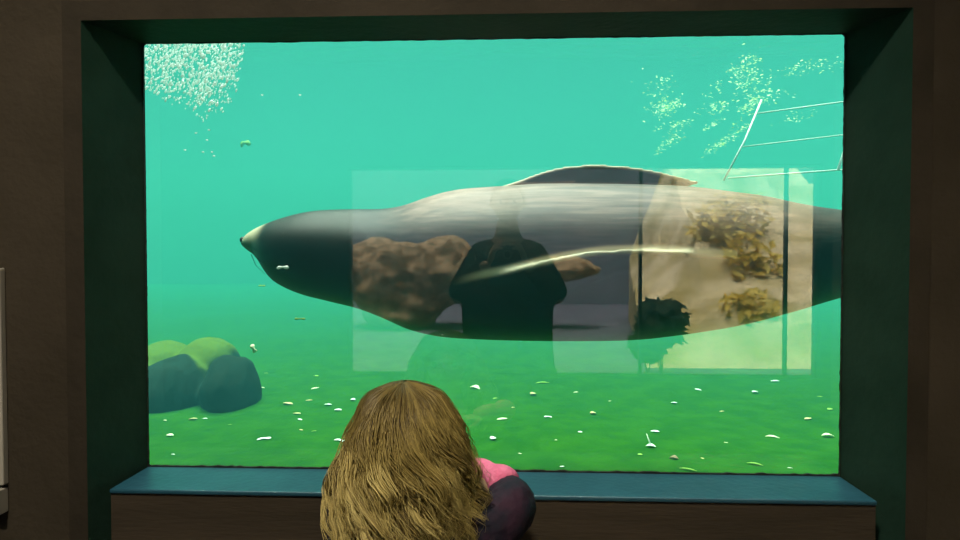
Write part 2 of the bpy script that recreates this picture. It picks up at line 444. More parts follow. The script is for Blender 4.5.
# ------------------------------------------------------------------ white pipe frame
fy = 2.6
pf = empty('pipe_frame', P(742, 146, fy)); base = pf.location
tag(pf, 'thin white pipe frame with three rails hanging in the water at upper right', 'frame')
def pipe(nm, pts, r):
    bm = bmesh.new(); tube(bm, [Vector(p) - base for p in pts], r, 8); return obj(nm, bm, M['white_pipe'], pf, True)
pipe('post', [P(761.5, 100, fy + .1), P(745, 140, fy), P(724, 180, fy - .1)], .0065)
pipe('rail', [P(757, 113.5, fy + .07), P(842, 102, fy + .02), P(905, 93, fy)], .0045)
pipe('rail', [P(741, 147, fy), P(842, 135, fy), P(905, 127.5, fy)], .0035)
pipe('rail', [P(728, 178, fy - .1), P(838, 170, fy - .1), P(905, 165, fy - .1)], .0045)
pipe('brace', [P(838, 170, fy - .1), P(846, 146, fy), P(852, 120, fy)], .009)

# ------------------------------------------------------------------ bubbles
by = 1.3
bm = bmesh.new()
for i in range(4200):
    while True:
        px, py = random.uniform(100, 246), random.uniform(5, 128)
        edge = curve([(80, 84), (145, 92), (170, 104), (195, 122), (215, 116), (236, 96), (244, 50)], px)
        if py < edge and random.random() < (1.0 - .9 * max(0, py / edge) ** 2.2) * (.35 + .65 * (.5 + 1.2 * noise.noise(Vector((px * .035, py * .04, 2))))): break
    c = P(px, py, by + random.uniform(-.35, .45)); r = random.choice((.0022, .003, .003, .0035, .004, .005, .0075))
    t = random.uniform(-.9, .9)
    ball(bm, c, r, 1, (.75, .75, random.uniform(1.0, 1.9)), Matrix.Rotation(.6 + .3 * t, 3, 'Y'))
for px, py in ((212, 152), (214, 156), (203, 152), (185, 150), (209, 130), (196, 133), (207, 140), (187, 104), (300, 95), (262, 95)):
    ball(bm, P(px, py, by), .005, 1, (1.3, 1, .8))
bubm = translucent_mat('air_bubble', (.95, .97, .96), (.99, 1, .99), 30, .62, .10)
bub = obj('bubbles', bm, bubm, None, True)
tag(bub, 'cloud of bright white air bubbles rising at the upper left of the window', 'bubbles', None, 'stuff')

# ------------------------------------------------------------------ scraps on the floor and adrift
def scrap_bm(length, w, th, bend, kind):
    bm = bmesh.new(); n = 9; rows = []
    for i in range(n + 1):
        t = i / n; u = (t - .5) * length
        if kind == 'leaf': h = w * max(.06, math.sin(PI * min(1, t * 1.02)) ** .8)
        elif kind == 'crescent': h = w * max(.08, math.sin(PI * t))
        elif kind == 'flat': h = w * (.75 + .25 * math.sin(9 * t)) * (1 if .08 < t < .92 else .5)
        else: h = w * max(.1, math.sin(PI * t) ** .5)
        c = bend * length * (4 * (t - .5) ** 2)
        z = th * (.3 + .8 * math.sin(PI * t))
        ring = []
        for k in range(6):
            a = 2 * PI * k / 6
            ring.append(bm.verts.new((u, -c + h * math.cos(a) * .5, z + th * math.sin(a) * .5 + (.25 * h * abs(math.cos(a)) if kind == 'leaf' else 0))))
        rows.append(ring)
    for r, s in zip(rows, rows[1:]):
        for k in range(6): bm.faces.new((r[k], r[(k + 1) % 6], s[(k + 1) % 6], s[k]))
    bm.faces.new(rows[0][::-1]); bm.faces.new(rows[-1])
    bmesh.ops.recalc_face_normals(bm, faces=bm.faces)
    return bm

LITTER = 'pale scraps scattered over the tank floor'
def floor_scrap(px, py, lpx, wr, ang, mat, kind='chip', label=None, bend=0.0, name='scrap', group=LITTER):
    p = PZ(px, py, FLOOR_T + .02); s = (p.y + 1.6) / F
    bm = scrap_bm(lpx * s, lpx * s * wr * 2.2, lpx * s * wr * .25, bend, kind)
    o = obj(name, bm, M[mat], None, True)
    z = FLOOR_T + .035 * gnoise(p.x, p.y, 0, .9) + .012 * gnoise(p.x, p.y, 3, 4)
    o.location = (p.x, p.y, z + .002); o.rotation_euler = (random.uniform(-.1, .1), random.uniform(-.1, .1), ang)
    tag(o, label or 'small faint fleck of debris on the green tank floor', 'scrap', group)
    return o
FS = floor_scrap
FS(264, 434, 14, .26, .1, 'scrap_white', 'flat', 'bright white flat scrap on the floor in front of the boulder')
FS(288, 401, 11, .35, -.2, 'scrap_tan', 'chip', 'tan oval scrap on the floor just right of the boulder')
FS(297, 409, 9, .3, -.3, 'scrap_tan', 'chip', 'dull tan scrap just below and right of the tan oval scrap')
FS(170, 430, 7, .6, .3, 'scrap_cream', 'chip', 'round cream scrap on the floor in front of the boulder, near the window edge')
FS(193, 416, 9, .3, 0, 'scrap_tan', 'chip', 'tan scrap tucked against the foot of the boulder')
FS(340, 437, 15, .2, -.6, 'scrap_white', 'flat', 'long white sliver on the floor left of the child')
FS(328, 402, 8, .3, -.2, 'scrap_white', 'chip', 'left one of a pair of white chips near the child')
FS(338, 407, 8, .4, -.2, 'scrap_white', 'chip', 'right one of a pair of white chips near the child')
FS(353, 398, 5, .8, 0, 'scrap_white', 'chip', 'single white dot just left of the crown of the child')
FS(315, 386, 9, .2, .9, 'scrap_cream', 'chip', 'thin cream sliver slanting up, furthest back left of the child')
FS(475, 386, 12, .28, -.5, 'scrap_cream', 'leaf', 'curled cream leaf scrap right of the crown of the child')
FS(438, 390, 9, .3, -.2, 'scrap_cream', 'leaf', 'cream leaf scrap touching the outline of the blonde hair')
FS(533, 392, 6, .7, .4, 'scrap_tan', 'chip', 'tan round chip right of the curled cream leaf')
FS(542, 381, 15, .1, -.1, 'scrap_green', 'leaf', 'faint yellow-green blade lying below the animal')
FS(502, 419, 11, .22, .2, 'scrap_cream', 'chip', 'yellowish flat scrap right of the blonde hair')
FS(548, 416, 8, .3, 0, 'scrap_white', 'flat', 'white flat chip lying level with the yellowish scrap')
FS(493, 439, 6, .7, .5, 'scrap_white', 'chip', 'very bright white dot above the pink sleeve')
FS(593, 410, 6, .8, .2, 'scrap_tan', 'chip', 'lone round tan chip mid floor, right of the white flat chip')
FS(655, 428, 9, .3, -.5, 'scrap_white', 'chip', 'greyish white scrap above the forked white one')
FS(772, 430, 13, .24, -.25, 'scrap_cream', 'crescent', 'cream crescent-shaped scrap on the floor at right', .25)
FS(828, 431, 12, .25, -.1, 'scrap_cream', 'leaf', 'cream curled scrap beside the right edge of the glass')
FS(755, 393, 6, .6, .2, 'scrap_white', 'chip', 'pale blue-white chip behind the cream crescent')
FS(674, 401, 6, .4, -.4, 'scrap_white', 'chip', 'white chip left of the pair of far right specks')
FS(698, 390, 7, .25, -.7, 'scrap_white', 'chip', 'thin white sliver below the tail end of the animal')
FS(674, 459, 9, .35, -.5, 'scrap_brown', 'leaf', 'reddish brown leaf scrap near the sill at right')
FS(755, 461, 15, .12, -.4, 'scrap_green', 'leaf', 'yellow-green blade near the sill below the cream crescent')
FS(688, 470, 17, .1, -.4, 'scrap_green', 'leaf', 'yellow-green blade right beside the sill')
# the forked scrap
p = PZ(650, 447, FLOOR_T + .02); s = (p.y + 1.6) / F
fk = FS(651, 447, 10, .3, -.2, 'scrap_white', 'leaf', 'forked white scrap with one raised prong on the floor at right')
bm = bmesh.new(); tube(bm, [(0, 0, .005), (-2.5 * s, 2 * s, 6 * s), (-5 * s, 3 * s, 12 * s)], [.004, .003, .001], 6)
obj('prong', bm, M['scrap_white'], fk, True)
for (px, py, l) in ((173, 448, 4), (300, 415, 6), (262, 386, 6), (309, 398, 7), (301, 425, 5), (314, 426, 5), (422, 386, 4), (495, 395, 5), (513, 406, 4), (576, 390, 5), (580, 432, 5),
                    (702, 456, 7), (790, 463, 5), (775, 378, 8), (820, 396, 5), (808, 416, 8), (562, 465, 5), (602, 471, 6), (726, 437, 4), (830, 408, 6), (165, 418, 5), (205, 415, 5),
                    (230, 420, 4), (350, 460, 4), (640, 455, 5), (722, 408, 5), (266, 372, 4), (316, 374, 6), (556, 441, 3), (520, 452, 4), (610, 398, 3)):
    FS(px, py, l, random.uniform(.2, .4), random.uniform(-.6, .6), random.choice(('scrap_cream', 'scrap_tan', 'scrap_green', 'scrap_white')), 'chip')
def drift(px, py, lpx, wr, ang, mat, y, label):
    p = P(px, py, y); s = (y + 1.6) / F
    bm = scrap_bm(lpx * s, lpx * s * wr, lpx * s * wr * .5, 0, 'flat')
    o = obj('floating_scrap', bm, M[mat], None, True); o.location = p; o.rotation_euler = (1.2, -ang, 0)
    tag(o, label, 'scrap', 'scraps drifting in the water')
drift(283, 268, 12, .32, .05, 'scrap_white', .30, 'white sliver drifting in front of the head of the animal')
drift(253.5, 348.5, 9, .55, -1.1, 'scrap_cream', 1.2, 'pale flake drifting upright above the boulder')
drift(300, 319, 11, .2, 0, 'scrap_green', .9, 'faint pale sliver drifting under the throat of the animal')
drift(246, 145, 10, .7, .2, 'scrap_green', 5.0, 'small greenish scrap drifting below and right of the bubbles')
drift(262, 286, 7, .25, .0, 'scrap_green', 1.6, 'tiny sliver drifting under the jaw of the animal')

# ------------------------------------------------------------------ the sea lion
SY = .78
TOP = [(240, 242), (247, 234), (262, 225.5), (285, 217), (310, 211), (335, 209), (360, 208.5), (385, 208), (405, 204.5), (425, 197.5), (445, 191.5), (465, 188), (500, 185.5), (540, 183), (600, 183), (650, 184), (690, 186),
       (730, 191), (760, 195), (790, 201.5), (815, 206), (842, 210), (900, 222), (960, 236), (1010, 248)]
BOT = [(240, 244), (247, 250), (258, 258), (266, 270), (276, 282), (300, 294), (330, 302), (360, 309.5), (385, 319), (410, 330), (440, 337), (480, 340), (540, 341.5), (600, 341.5), (640, 340), (690, 334), (740, 325.5), (790, 312.5),
       (842, 297.5), (900, 286), (960, 277), (1010, 270)]
def sea_lion_mat():
    m, nt, out = new_mat('sea_lion_fur')
    b = N(nt, 'ShaderNodeBsdfPrincipled', Roughness=.42); b.inputs['Specular IOR Level'].default_value = .45
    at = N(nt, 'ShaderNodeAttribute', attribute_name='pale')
    at2 = N(nt, 'ShaderNodeAttribute', attribute_name='muzzle_lit_rim')
    tc = N(nt, 'ShaderNodeTexCoord'); mp = N(nt, 'ShaderNodeMapping'); mp.inputs['Scale'].default_value = (2.0, 14, 26)
    nz = N(nt, 'ShaderNodeTexNoise', Scale=2.4, Detail=7.0)
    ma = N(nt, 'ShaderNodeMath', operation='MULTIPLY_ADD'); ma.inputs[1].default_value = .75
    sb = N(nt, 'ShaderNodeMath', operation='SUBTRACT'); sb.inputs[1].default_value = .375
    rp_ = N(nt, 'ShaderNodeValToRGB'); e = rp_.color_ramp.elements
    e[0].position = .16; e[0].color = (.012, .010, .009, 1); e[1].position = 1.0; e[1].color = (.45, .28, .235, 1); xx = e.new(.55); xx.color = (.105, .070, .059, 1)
    mx = N(nt, 'ShaderNodeMix', data_type='RGBA'); mx.inputs[7].default_value = (.72, .62, .42, 1)
    n2 = N(nt, 'ShaderNodeTexNoise', Scale=60.0, Detail=4.0); bp = N(nt, 'ShaderNodeBump', Strength=.25, Distance=.01)
    L = nt.links.new
    L(tc.outputs['Object'], mp.inputs[0]); L(mp.outputs[0], nz.inputs['Vector']); L(mp.outputs[0], n2.inputs['Vector'])
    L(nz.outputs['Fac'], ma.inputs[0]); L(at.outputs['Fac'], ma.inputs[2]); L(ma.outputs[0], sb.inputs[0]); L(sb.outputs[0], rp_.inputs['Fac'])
    L(at2.outputs['Fac'], mx.inputs[0]); L(rp_.outputs['Color'], mx.inputs[6]); L(mx.outputs[2], b.inputs['Base Color'])
    L(n2.outputs['Fac'], bp.inputs['Height']); L(bp.outputs['Normal'], b.inputs['Normal'])
    L(b.outputs[0], out.inputs['Surface'])
    return m
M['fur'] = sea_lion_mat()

sl = empty('sea_lion', P(560, 262, SY)); SO = Vector(sl.location)
tag(sl, 'large dark sea lion with a pale back swimming left close behind the glass', 'sea lion')
bm = bmesh.new(); rings = []
NS = 130
for i in range(NS + 1):
    px = 240.5 + (1010 - 240.5) * (i / NS) ** 1.15
    a, b_ = P(px, curve(TOP, px), SY), P(px, curve(BOT, px), SY)
    zc, h, x = (a.z + b_.z) / 2, (a.z - b_.z) / 2, (a.x + b_.x) / 2
    # seen from just below its middle the near flank of a round body covers a little more than its mid plane
    h *= .985
    w = h * (1.0 if px > 330 else lerp(1.05, 1.0, (px - 240) / 90))
    ring = []
    for k in range(72):
        t = 2 * PI * k / 72; cx, cz = math.cos(t), math.sin(t)
        e = .96
        ring.append(bm.verts.new((x, SY + w * abs(cx) ** e * (1 if cx > 0 else -1), zc + h * abs(cz) ** e * (1 if cz > 0 else -1))))
    rings.append(ring)
for r, s in zip(rings, rings[1:]):
    for k in range(72): bm.faces.new((r[k], r[(k + 1) % 72], s[(k + 1) % 72], s[k]))
bm.faces.new(rings[0][::-1]); bm.faces.new(rings[-1])
def flipper(lead, trail, thick, n=34, m=12):
    """blade between a leading and a trailing edge, lens-shaped in section"""
    rr = []
    for i in range(n + 1):
        t = i / n; L, T = lead(t), trail(t)
        ax = T - L; ln = max(ax.length, 1e-4); u = ax / ln
        tang = (lead(min(1, t + .02)) - lead(max(0, t - .02))).normalized()
        nn = u.cross(tang).normalized(); th = thick(t)
        ring = []
        for k in range(m):
            a = 2 * PI * k / m
            c = .5 - .5 * math.cos(a)
            prof = math.sin(a) * (1.0 - .45 * c)
            ring.append(bm.verts.new(L + ax * c + nn * prof * th))
        rr.append(ring)
    for r, s in zip(rr, rr[1:]):
        for k in range(m): bm.faces.new((r[k], r[(k + 1) % m], s[(k + 1) % m], s[k]))
    bm.faces.new(rr[0][::-1]); bm.faces.new(rr[-1])
# fore flipper of the near side, folded back along the flank
NL = [(455, 283), (480, 275.5), (510, 268.5), (540, 260.5), (565, 254.5), (590, 250.5), (620, 249), (650, 249.5), (694, 253)]
NT = [(455, 305), (500, 318), (540, 310), (580, 296), (620, 280), (660, 264), (694, 254)]
def ny_(px): return curve([(455, SY - .22), (490, SY - .262), (540, SY - .305), (600, SY - .305), (694, SY - .275)], px)
def nlead(t): px = lerp(455, 694, t); return P(px, curve(NL, px), ny_(px) - .012)
def ntrail(t): px = lerp(455, 694, t); return P(px, curve(NT, px), ny_(px) + lerp(.10, .02, t))
flipper(nlead, ntrail, lambda t: lerp(.036, .009, t ** .7))
# fore flipper of the far side, standing above the back
FL = [(495, 188), (520, 179.5), (545, 170.5), (565, 166), (590, 164), (620, 165), (650, 169), (675, 175), (698, 181.5)]
FT = [(495, 215), (540, 220), (600, 215), (650, 200), (698, 184)]
def flead(t): px = lerp(495, 698, t); return P(px, curve(FL, px), SY + .10)
def ftrail(t): px = lerp(495, 698, t); return P(px, curve(FT, px), SY + lerp(.16, .13, t))
flipper(flead, ftrail, lambda t: lerp(.024, .008, t ** .8))
# hind flippers, trailing behind the tail
for s in (-1, 1):
    flipper(lambda t, s=s: P(lerp(985, 1090, t), lerp(250, 238, t), SY + s * lerp(.03, .16, t)), lambda t, s=s: P(lerp(985, 1095, t), lerp(268, 272, t), SY + s * lerp(.03, .10, t)), lambda t: lerp(.03, .009, t))
bmesh.ops.recalc_face_normals(bm, faces=bm.faces)
for v in bm.verts: v.co -= SO
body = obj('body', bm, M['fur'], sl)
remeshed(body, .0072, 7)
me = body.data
pa = me.attributes.new('pale', 'FLOAT', 'POINT'); mu = me.attributes.new('muzzle_lit_rim', 'FLOAT', 'POINT')
def to_px(v):
    q = RM.transposed() @ (v - CAM); return (480 - q.x / q.z * F, 270 + q.y / q.z * F)
def sstep(a, b, x):
    t = max(0, min(1, (x - a) / (b - a))); return t * t * (3 - 2 * t)
Xp = lambda px: P(px, 255, SY).x
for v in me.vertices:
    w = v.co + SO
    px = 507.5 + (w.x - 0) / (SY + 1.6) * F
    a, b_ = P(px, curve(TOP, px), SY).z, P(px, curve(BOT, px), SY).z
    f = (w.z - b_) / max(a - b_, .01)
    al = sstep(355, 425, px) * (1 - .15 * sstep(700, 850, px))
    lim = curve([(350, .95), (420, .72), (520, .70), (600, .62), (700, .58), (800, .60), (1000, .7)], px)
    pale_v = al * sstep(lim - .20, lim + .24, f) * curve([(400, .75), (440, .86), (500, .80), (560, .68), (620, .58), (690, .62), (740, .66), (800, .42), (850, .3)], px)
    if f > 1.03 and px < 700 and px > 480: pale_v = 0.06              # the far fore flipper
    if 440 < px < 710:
        if w.y < SY - .2:                                                      # sunlit rim of the near flipper, painted pale
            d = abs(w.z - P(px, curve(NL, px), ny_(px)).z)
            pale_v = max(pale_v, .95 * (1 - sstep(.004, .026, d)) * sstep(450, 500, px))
        elif f > 1.0:  # sunlit rim of the far flipper, likewise painted
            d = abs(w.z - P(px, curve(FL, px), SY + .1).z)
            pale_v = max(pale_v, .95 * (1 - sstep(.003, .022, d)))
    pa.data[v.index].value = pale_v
    mz = (1 - sstep(256, 272, px + 16 * (1 - f))) * sstep(.30, .70, f) * .9 + .14 * (1 - sstep(256, 270, px))
    if 450 < px < 710:  # sunlit flipper rims, painted with the snout tint
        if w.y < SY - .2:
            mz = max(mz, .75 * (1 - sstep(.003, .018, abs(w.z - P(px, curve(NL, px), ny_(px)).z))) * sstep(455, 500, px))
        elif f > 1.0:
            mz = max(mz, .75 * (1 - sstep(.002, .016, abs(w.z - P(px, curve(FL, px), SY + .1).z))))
    mu.data[v.index].value = min(1, mz)
for s in (-1, 1):
    e0 = P(296, 236, SY); bm = bmesh.new(); ball(bm, Vector((e0.x, SY + s * .118, e0.z)) - SO, .013, 2)
    obj('eye', bm, M['eye'], sl, True)
    bm = bmesh.new(); r0 = P(325, 243, SY)
    tube(bm, [Vector((r0.x, SY + s * .150, r0.z)) - SO, Vector((r0.x + .02, SY + s * .158, r0.z - .008)) - SO, Vector((r0.x + .045, SY + s * .160, r0.z - .02)) - SO], [.008, .006, .002], 8)
    obj('ear', bm, M['coat'], sl, True)
bm = bmesh.new(); n0 = P(242, 241, SY); ball(bm, Vector((n0.x + .004, SY, n0.z + .004)) - SO, .014, 2, (.8, 1.3, .9)); obj('nose', bm, M['black'], sl, True)
for s in (-1, 1):
    for k in range(7):
        bm = bmesh.new()
        q = P(256 + k % 3 * 3, 246 + k * 1.4, SY); q.y = SY + s * .045
        tube(bm, [q - SO, q + Vector((.03, s * .035, -.015 - .004 * k)) - SO, q + Vector((.075, s * .06, -.03 - .007 * k)) - SO], [.0012, .0009, .0004], 5)
        obj('whisker', bm, M['coat'], sl, True)

# ------------------------------------------------------------------ people
def skin_mesh(name, joints, bones, root, mat, parent, sub=2):
    """one continuous surface grown round a skeleton: joints {name: (co, rx, ry)}"""
    idx = {k: i for i, k in enumerate(joints)}
    me = bpy.data.meshes.new(name)
    me.from_pydata([j[0] for j in joints.values()], [(idx[a], idx[b]) for a, b in bones], [])
    o = link(name, me, None, parent)
    sk = o.modifiers.new('k', 'SKIN'); sk.use_smooth_shade = True; sk.branch_smoothing = .5
    for k, j in joints.items():
        d = me.skin_vertices[0].data[idx[k]]
        d.radius = (j[1], j[2] if len(j) > 2 else j[1]); d.use_root = (k == root)
    ss = o.modifiers.new('s', 'SUBSURF'); ss.levels = sub; ss.render_levels = sub
    evaluated(o)
    o.data.materials.clear(); o.data.materials.append(mat)
    for p in o.data.polygons: p.use_smooth = True
    return o

def add_bm(o, bm):
    """merge extra geometry into an object's mesh"""
    b2 = bmesh.new(); b2.from_mesh(o.data)
    tmp = bpy.data.meshes.new('t'); bm.to_mesh(tmp); bm.free(); b2.from_mesh(tmp); bpy.data.meshes.remove(tmp)
    b2.to_mesh(o.data); b2.free()
    for p in o.data.polygons: p.use_smooth = True

def head_bm(c, h, facing):
    """head with brow, nose, lips, chin and ears; c centre, h height, facing +1 looks to +y"""
    bm = bmesh.new(); vs = ball(bm, (0, 0, 0), 1.0, 5, (.36 * h, .44 * h, .5 * h))
    def g(v, p, r): return math.exp(-((v - Vector(p)).length / r) ** 2)
    for v in vs:
        q = v.co / h
        if q.z < -.05: q.x *= 1 - .35 * min(1, (-.05 - q.z) / .45); 
        if q.z < -.1 and q.y < 0: q.y *= 1 - .5 * min(1, (-.1 - q.z) / .4)
        q0 = q.copy()
        q.y += .10 * g(q0, (0, .44, -.08), .075) + .05 * g(q0, (0, .44, .0), .05)       # nose
        q.y += .035 * g(q0, (0, .40, -.23), .09) - .03 * g(q0, (0, .42, -.19), .03)     # lips
        q.y += .05 * g(q0, (0, .33, -.40), .10)                                           # chin
        for s in (-1, 1):
            q.y -= .05 * g(q0, (s * .15, .40, .02), .075)                                # eye sockets
            q.y += .02 * g(q0, (s * .15, .40, .11), .08)                                 # brow
            q.x += s * .07 * g(q0, (s * .36, -.02, -.02), .08)                           # ears
        v.co = Vector((q.x * h * 1.0, q.y * h * facing, q.z * h)) + Vector(c)
    return bm

def hand_bm(wrist, direction, up, side, L, curl=.6):
    """palm and five fingers; direction from wrist to knuckles, up = back of hand, side = towards the thumb"""
    d, u, s = Vector(direction).normalized(), Vector(up).normalized(), Vector(side).normalized()
    bm = bmesh.new(); w = Vector(wrist)
    rot = Matrix((s, d, u)).transposed()
    ball(bm, w + d * L * .27, 1.0, 3, (L * .23, L * .30, L * .10), rot)
    for k, (off, fl) in enumerate(((.17, .42), (.06, .47), (-.06, .44), (-.165, .35))):
        p0 = w + d * L * .30 + s * off * L; p1 = w + d * L * (.53 - .02 * abs(k - 1)) + s * off * L * 1.1
        a1, a2, a3 = curl * .6, curl * 1.5, curl * 2.2
        st = fl * L
        p2 = p1 + (d * math.cos(a1) - u * math.sin(a1)) * st * .45
        p3 = p2 + (d * math.cos(a2) - u * math.sin(a2)) * st * .32
        p4 = p3 + (d * math.cos(a3) - u * math.sin(a3)) * st * .23
        r = L * .048
        tube(bm, [p0, p1, p1.lerp(p2, .5), p2, p3, p4], [r, r * 1.08, r * .95, r, r * .88, r * .5], 10)
    t0 = w + d * L * .12 + s * L * .14; t1 = t0 + (s * .8 + d * .7 - u * .2).normalized() * L * .22
    t2 = t1 + (d * .95 + s * .25 - u * .35).normalized() * L * .19; t3 = t2 + (d * .95 - s * .1 - u * .4).normalized() * L * .13
    tube(bm, [t0, t1, t2, t3], [L * .07, L * .062, L * .055, L * .03], 10)
    return bm

# ---- the photographer, standing in the room and mirrored in the glass
PYB = -1.98
pp = empty('person', (0, PYB, 0))
tag(pp, 'person in dark clothes holding up a compact camera, mirrored in the glass', 'person')
def J(x, y, z): return (x, y, z)
pj = {
    'pelvis': (J(0, 0, .96), .17, .13), 'waist': (J(0, 0, 1.10), .155, .12), 'chest': (J(0, -.01, 1.32), .18, .125), 'collar': (J(0, -.015, 1.45), .085, .075), 'neck': (J(0, -.005, 1.53), .058), 'skull': (J(0, .015, 1.62), .07),
}
pb = [('pelvis', 'waist'), ('waist', 'chest'), ('chest', 'collar'), ('collar', 'neck'), ('neck', 'skull')]
for s, n in ((-1, 'l'), (1, 'r')):
    pj.update({
        n + 'sh': (J(s * .145, -.01, 1.39), .054), n + 'el': (J(s * .285, .03, 1.15), .05), n + 'fa': (J(s * .19, .17, 1.27), .043), n + 'wr': (J(s * .095, .275, 1.355), .030),
        n + 'hip': (J(s * .10, 0, .90), .105), n + 'kn': (J(s * .115, .015, .50), .068), n + 'ca': (J(s * .118, -.01, .34), .058), n + 'an': (J(s * .12, -.01, .09), .038), n + 'toe': (J(s * .127, .10, .045), .026)})
    pb += [('collar', n + 'sh'), (n + 'sh', n + 'el'), (n + 'el', n + 'fa'), (n + 'fa', n + 'wr'), ('pelvis', n + 'hip'), (n + 'hip', n + 'kn'), (n + 'kn', n + 'ca'), (n + 'ca', n + 'an'), (n + 'an', n + 'toe')]
pbody = skin_mesh('body', pj, pb, 'pelvis', M['skin'], pp)
add_bm(pbody, head_bm((0, .02, 1.675), .235, 1))
for s in (-1, 1):
    add_bm(pbody, hand_bm((s * .092, .278, 1.357), (-s * .25, .55, .8), (s * .9, .15, .1), (-s * .1, -.9, .5), .17, .75))
def pick(jn, names, grow): return {k: (jn[k][0], jn[k][1] * grow, (jn[k][2] if len(jn[k]) > 2 else jn[k][1]) * grow) for k in names}
cj = pick(pj, ['waist', 'chest', 'collar', 'lsh', 'rsh', 'lel', 'rel', 'lfa', 'rfa'], 1.22)
cj['collar'] = (J(0, -.012, 1.44), .150, .115)
cj['neckline'] = (J(0, -.008, 1.515), .088, .082); cj['hem'] = (J(0, 0, .78), .265, .18); cj['pelvis'] = (J(0, 0, .98), .262, .165); cj['waist'] = (J(0, 0, 1.12), .255, .155); cj['chest'] = (J(0, -.01, 1.30), .225, .15)
for n in 'lr':
    s = -1 if n == 'l' else 1
    cj[n + 'sh'] = (J(s * .145, -.01, 1.405), .086); cj[n + 'el'] = (J(s * .278, .03, 1.165), .072); cj[n + 'fa'] = (J(s * .19, .17, 1.27), .062); cj[n + 'cu'] = (J(s * .11, .255, 1.34), .046)
skin_mesh('coat', cj, [('hem', 'pelvis'), ('pelvis', 'waist'), ('waist', 'chest'), ('chest', 'collar'), ('collar', 'neckline'), ('collar', 'lsh'), ('collar', 'rsh'), ('lsh', 'lel'), ('rsh', 'rel'), ('lel', 'lfa'), ('rel', 'rfa'), ('lfa', 'lcu'), ('rfa', 'rcu')], 'pelvis', M['coat'], pp)
tj = pick(pj, ['waist', 'pelvis', 'lhip', 'rhip', 'lkn', 'rkn', 'lca', 'rca', 'lan', 'ran'], 1.16)
tj['waist'] = (J(0, 0, 1.12), .150, .115); tj['pelvis'] = (J(0, 0, .99), .16, .125)
skin_mesh('trousers', tj, [('waist', 'pelvis'), ('pelvis', 'lhip'), ('pelvis', 'rhip'), ('lhip', 'lkn'), ('rhip', 'rkn'), ('lkn', 'lca'), ('rkn', 'rca'), ('lca', 'lan'), ('rca', 'ran')], 'pelvis', M['jeans'], pp)
def shoe(parent, x, y, z, L, mat, ang=0):
    bm = bmesh.new(); vs = ball(bm, (0, 0, 0), 1, 3, (L * .19, L * .5, L * .2))
    for v in vs:
        if v.co.z < -L * .1: v.co.z = -L * .1
        if v.co.y > 0: v.co.z = v.co.z if v.co.z < 0 else v.co.z * (1 - .55 * v.co.y / (L * .5))
    bmesh.ops.transform(bm, matrix=Matrix.Translation((x, y, z + L * .1)) @ Matrix.Rotation(ang, 4, 'Z'), verts=bm.verts)
    obj('shoe', bm, mat, parent, True)
for s in (-1, 1): shoe(pp, s * .125, .05, .0, .29, M['shoe'], -s * .08)
bm = bmesh.new(); vs = ball(bm, (0, -.012, 1.70), 1, 4, (.098, .118, .118))
bmesh.ops.delete(bm, geom=[v for v in bm.verts if v.co.z < 1.645 or (v.co.y > .055 and v.co.z < 1.745)], context='VERTS')
o = obj('hair', bm, M['darkhair'], pp, True); md = o.modifiers.new('s', 'SOLIDIFY'); md.thickness = .012; evaluated(o)
for s in (-1, 1):
    bm = bmesh.new(); ball(bm, (s * .036, .105, 1.682), .0115, 2); obj('eye', bm, M['eye'], pp, True)

# the compact camera in the photographer's hands
cc = empty('compact_camera', (0, -1.662, 1.40))
tag(cc, 'small black compact camera held up by the person in dark clothes', 'camera')
bm = bmesh.new(); box(bm, (-.052, -.014, -.031), (.052, .012, .031), .005); obj('camera_body', bm, M['black'], cc)
bm = bmesh.new(); tube(bm, [(0, .010, 0), (0, .022, 0)], .024, 24); lb = obj('lens_barrel', bm, M['metal'], cc)
bm = bmesh.new(); tube(bm, [(0, .0215, 0), (0, .0235, 0)], .015, 24); obj('front_lens', bm, M['lens'], lb)
bm = bmesh.new(); tube(bm, [(-.03, 0, .030), (-.03, 0, .035)], .007, 16); obj('shutter_button', bm, M['metal'], cc)

# ---- the child at the window
CX, CY = P(404, 400, -.42).x, -.42
ch = empty('person', (CX, CY, 0))
tag(ch, 'small child with long wavy blonde hair seen from behind, leaning on the sill', 'person')
HZ = 1.065
CO = Vector((CX, CY, 0))
def cp(px, py, y): return tuple(P(px, py, y) - CO)
cjn = {
    'pelvis': (J(.01, -.02, .52), .10, .08), 'waist': (J(.01, -.01, .62), .095, .075), 'chest': (J(.01, 0, .78), .105, .08), 'collar': (J(.01, .0, .89), .06, .055), 'neck': (J(.005, .005, .945), .040), 'skull': (J(0, .015, 1.02), .05),
    'lsh': (J(-.105, .0, .875), .044), 'rsh': (J(.125, .0, .885), .044),
    'lel': (cp(347, 500, -.35), .034), 'lfa': (cp(375, 505, -.25), .028), 'lwr': (cp(400, 507, -.17), .022),
    'rel': (cp(512, 506, -.36), .036), 'rfa': (cp(500, 490, -.30), .028), 'rwr': (cp(472, 470, -.22), .020),
    'lhip': (J(-.055, -.02, .48), .066), 'rhip': (J(.075, -.02, .48), .066), 'lkn': (J(-.06, .0, .27), .048), 'rkn': (J(.08, .0, .27), .048), 'lan': (J(-.062, -.02, .06), .032), 'ran': (J(.082, -.02, .06), .032),
    'lto': (J(-.066, .07, .03), .026), 'rto': (J(.086, .07, .03), .026)}
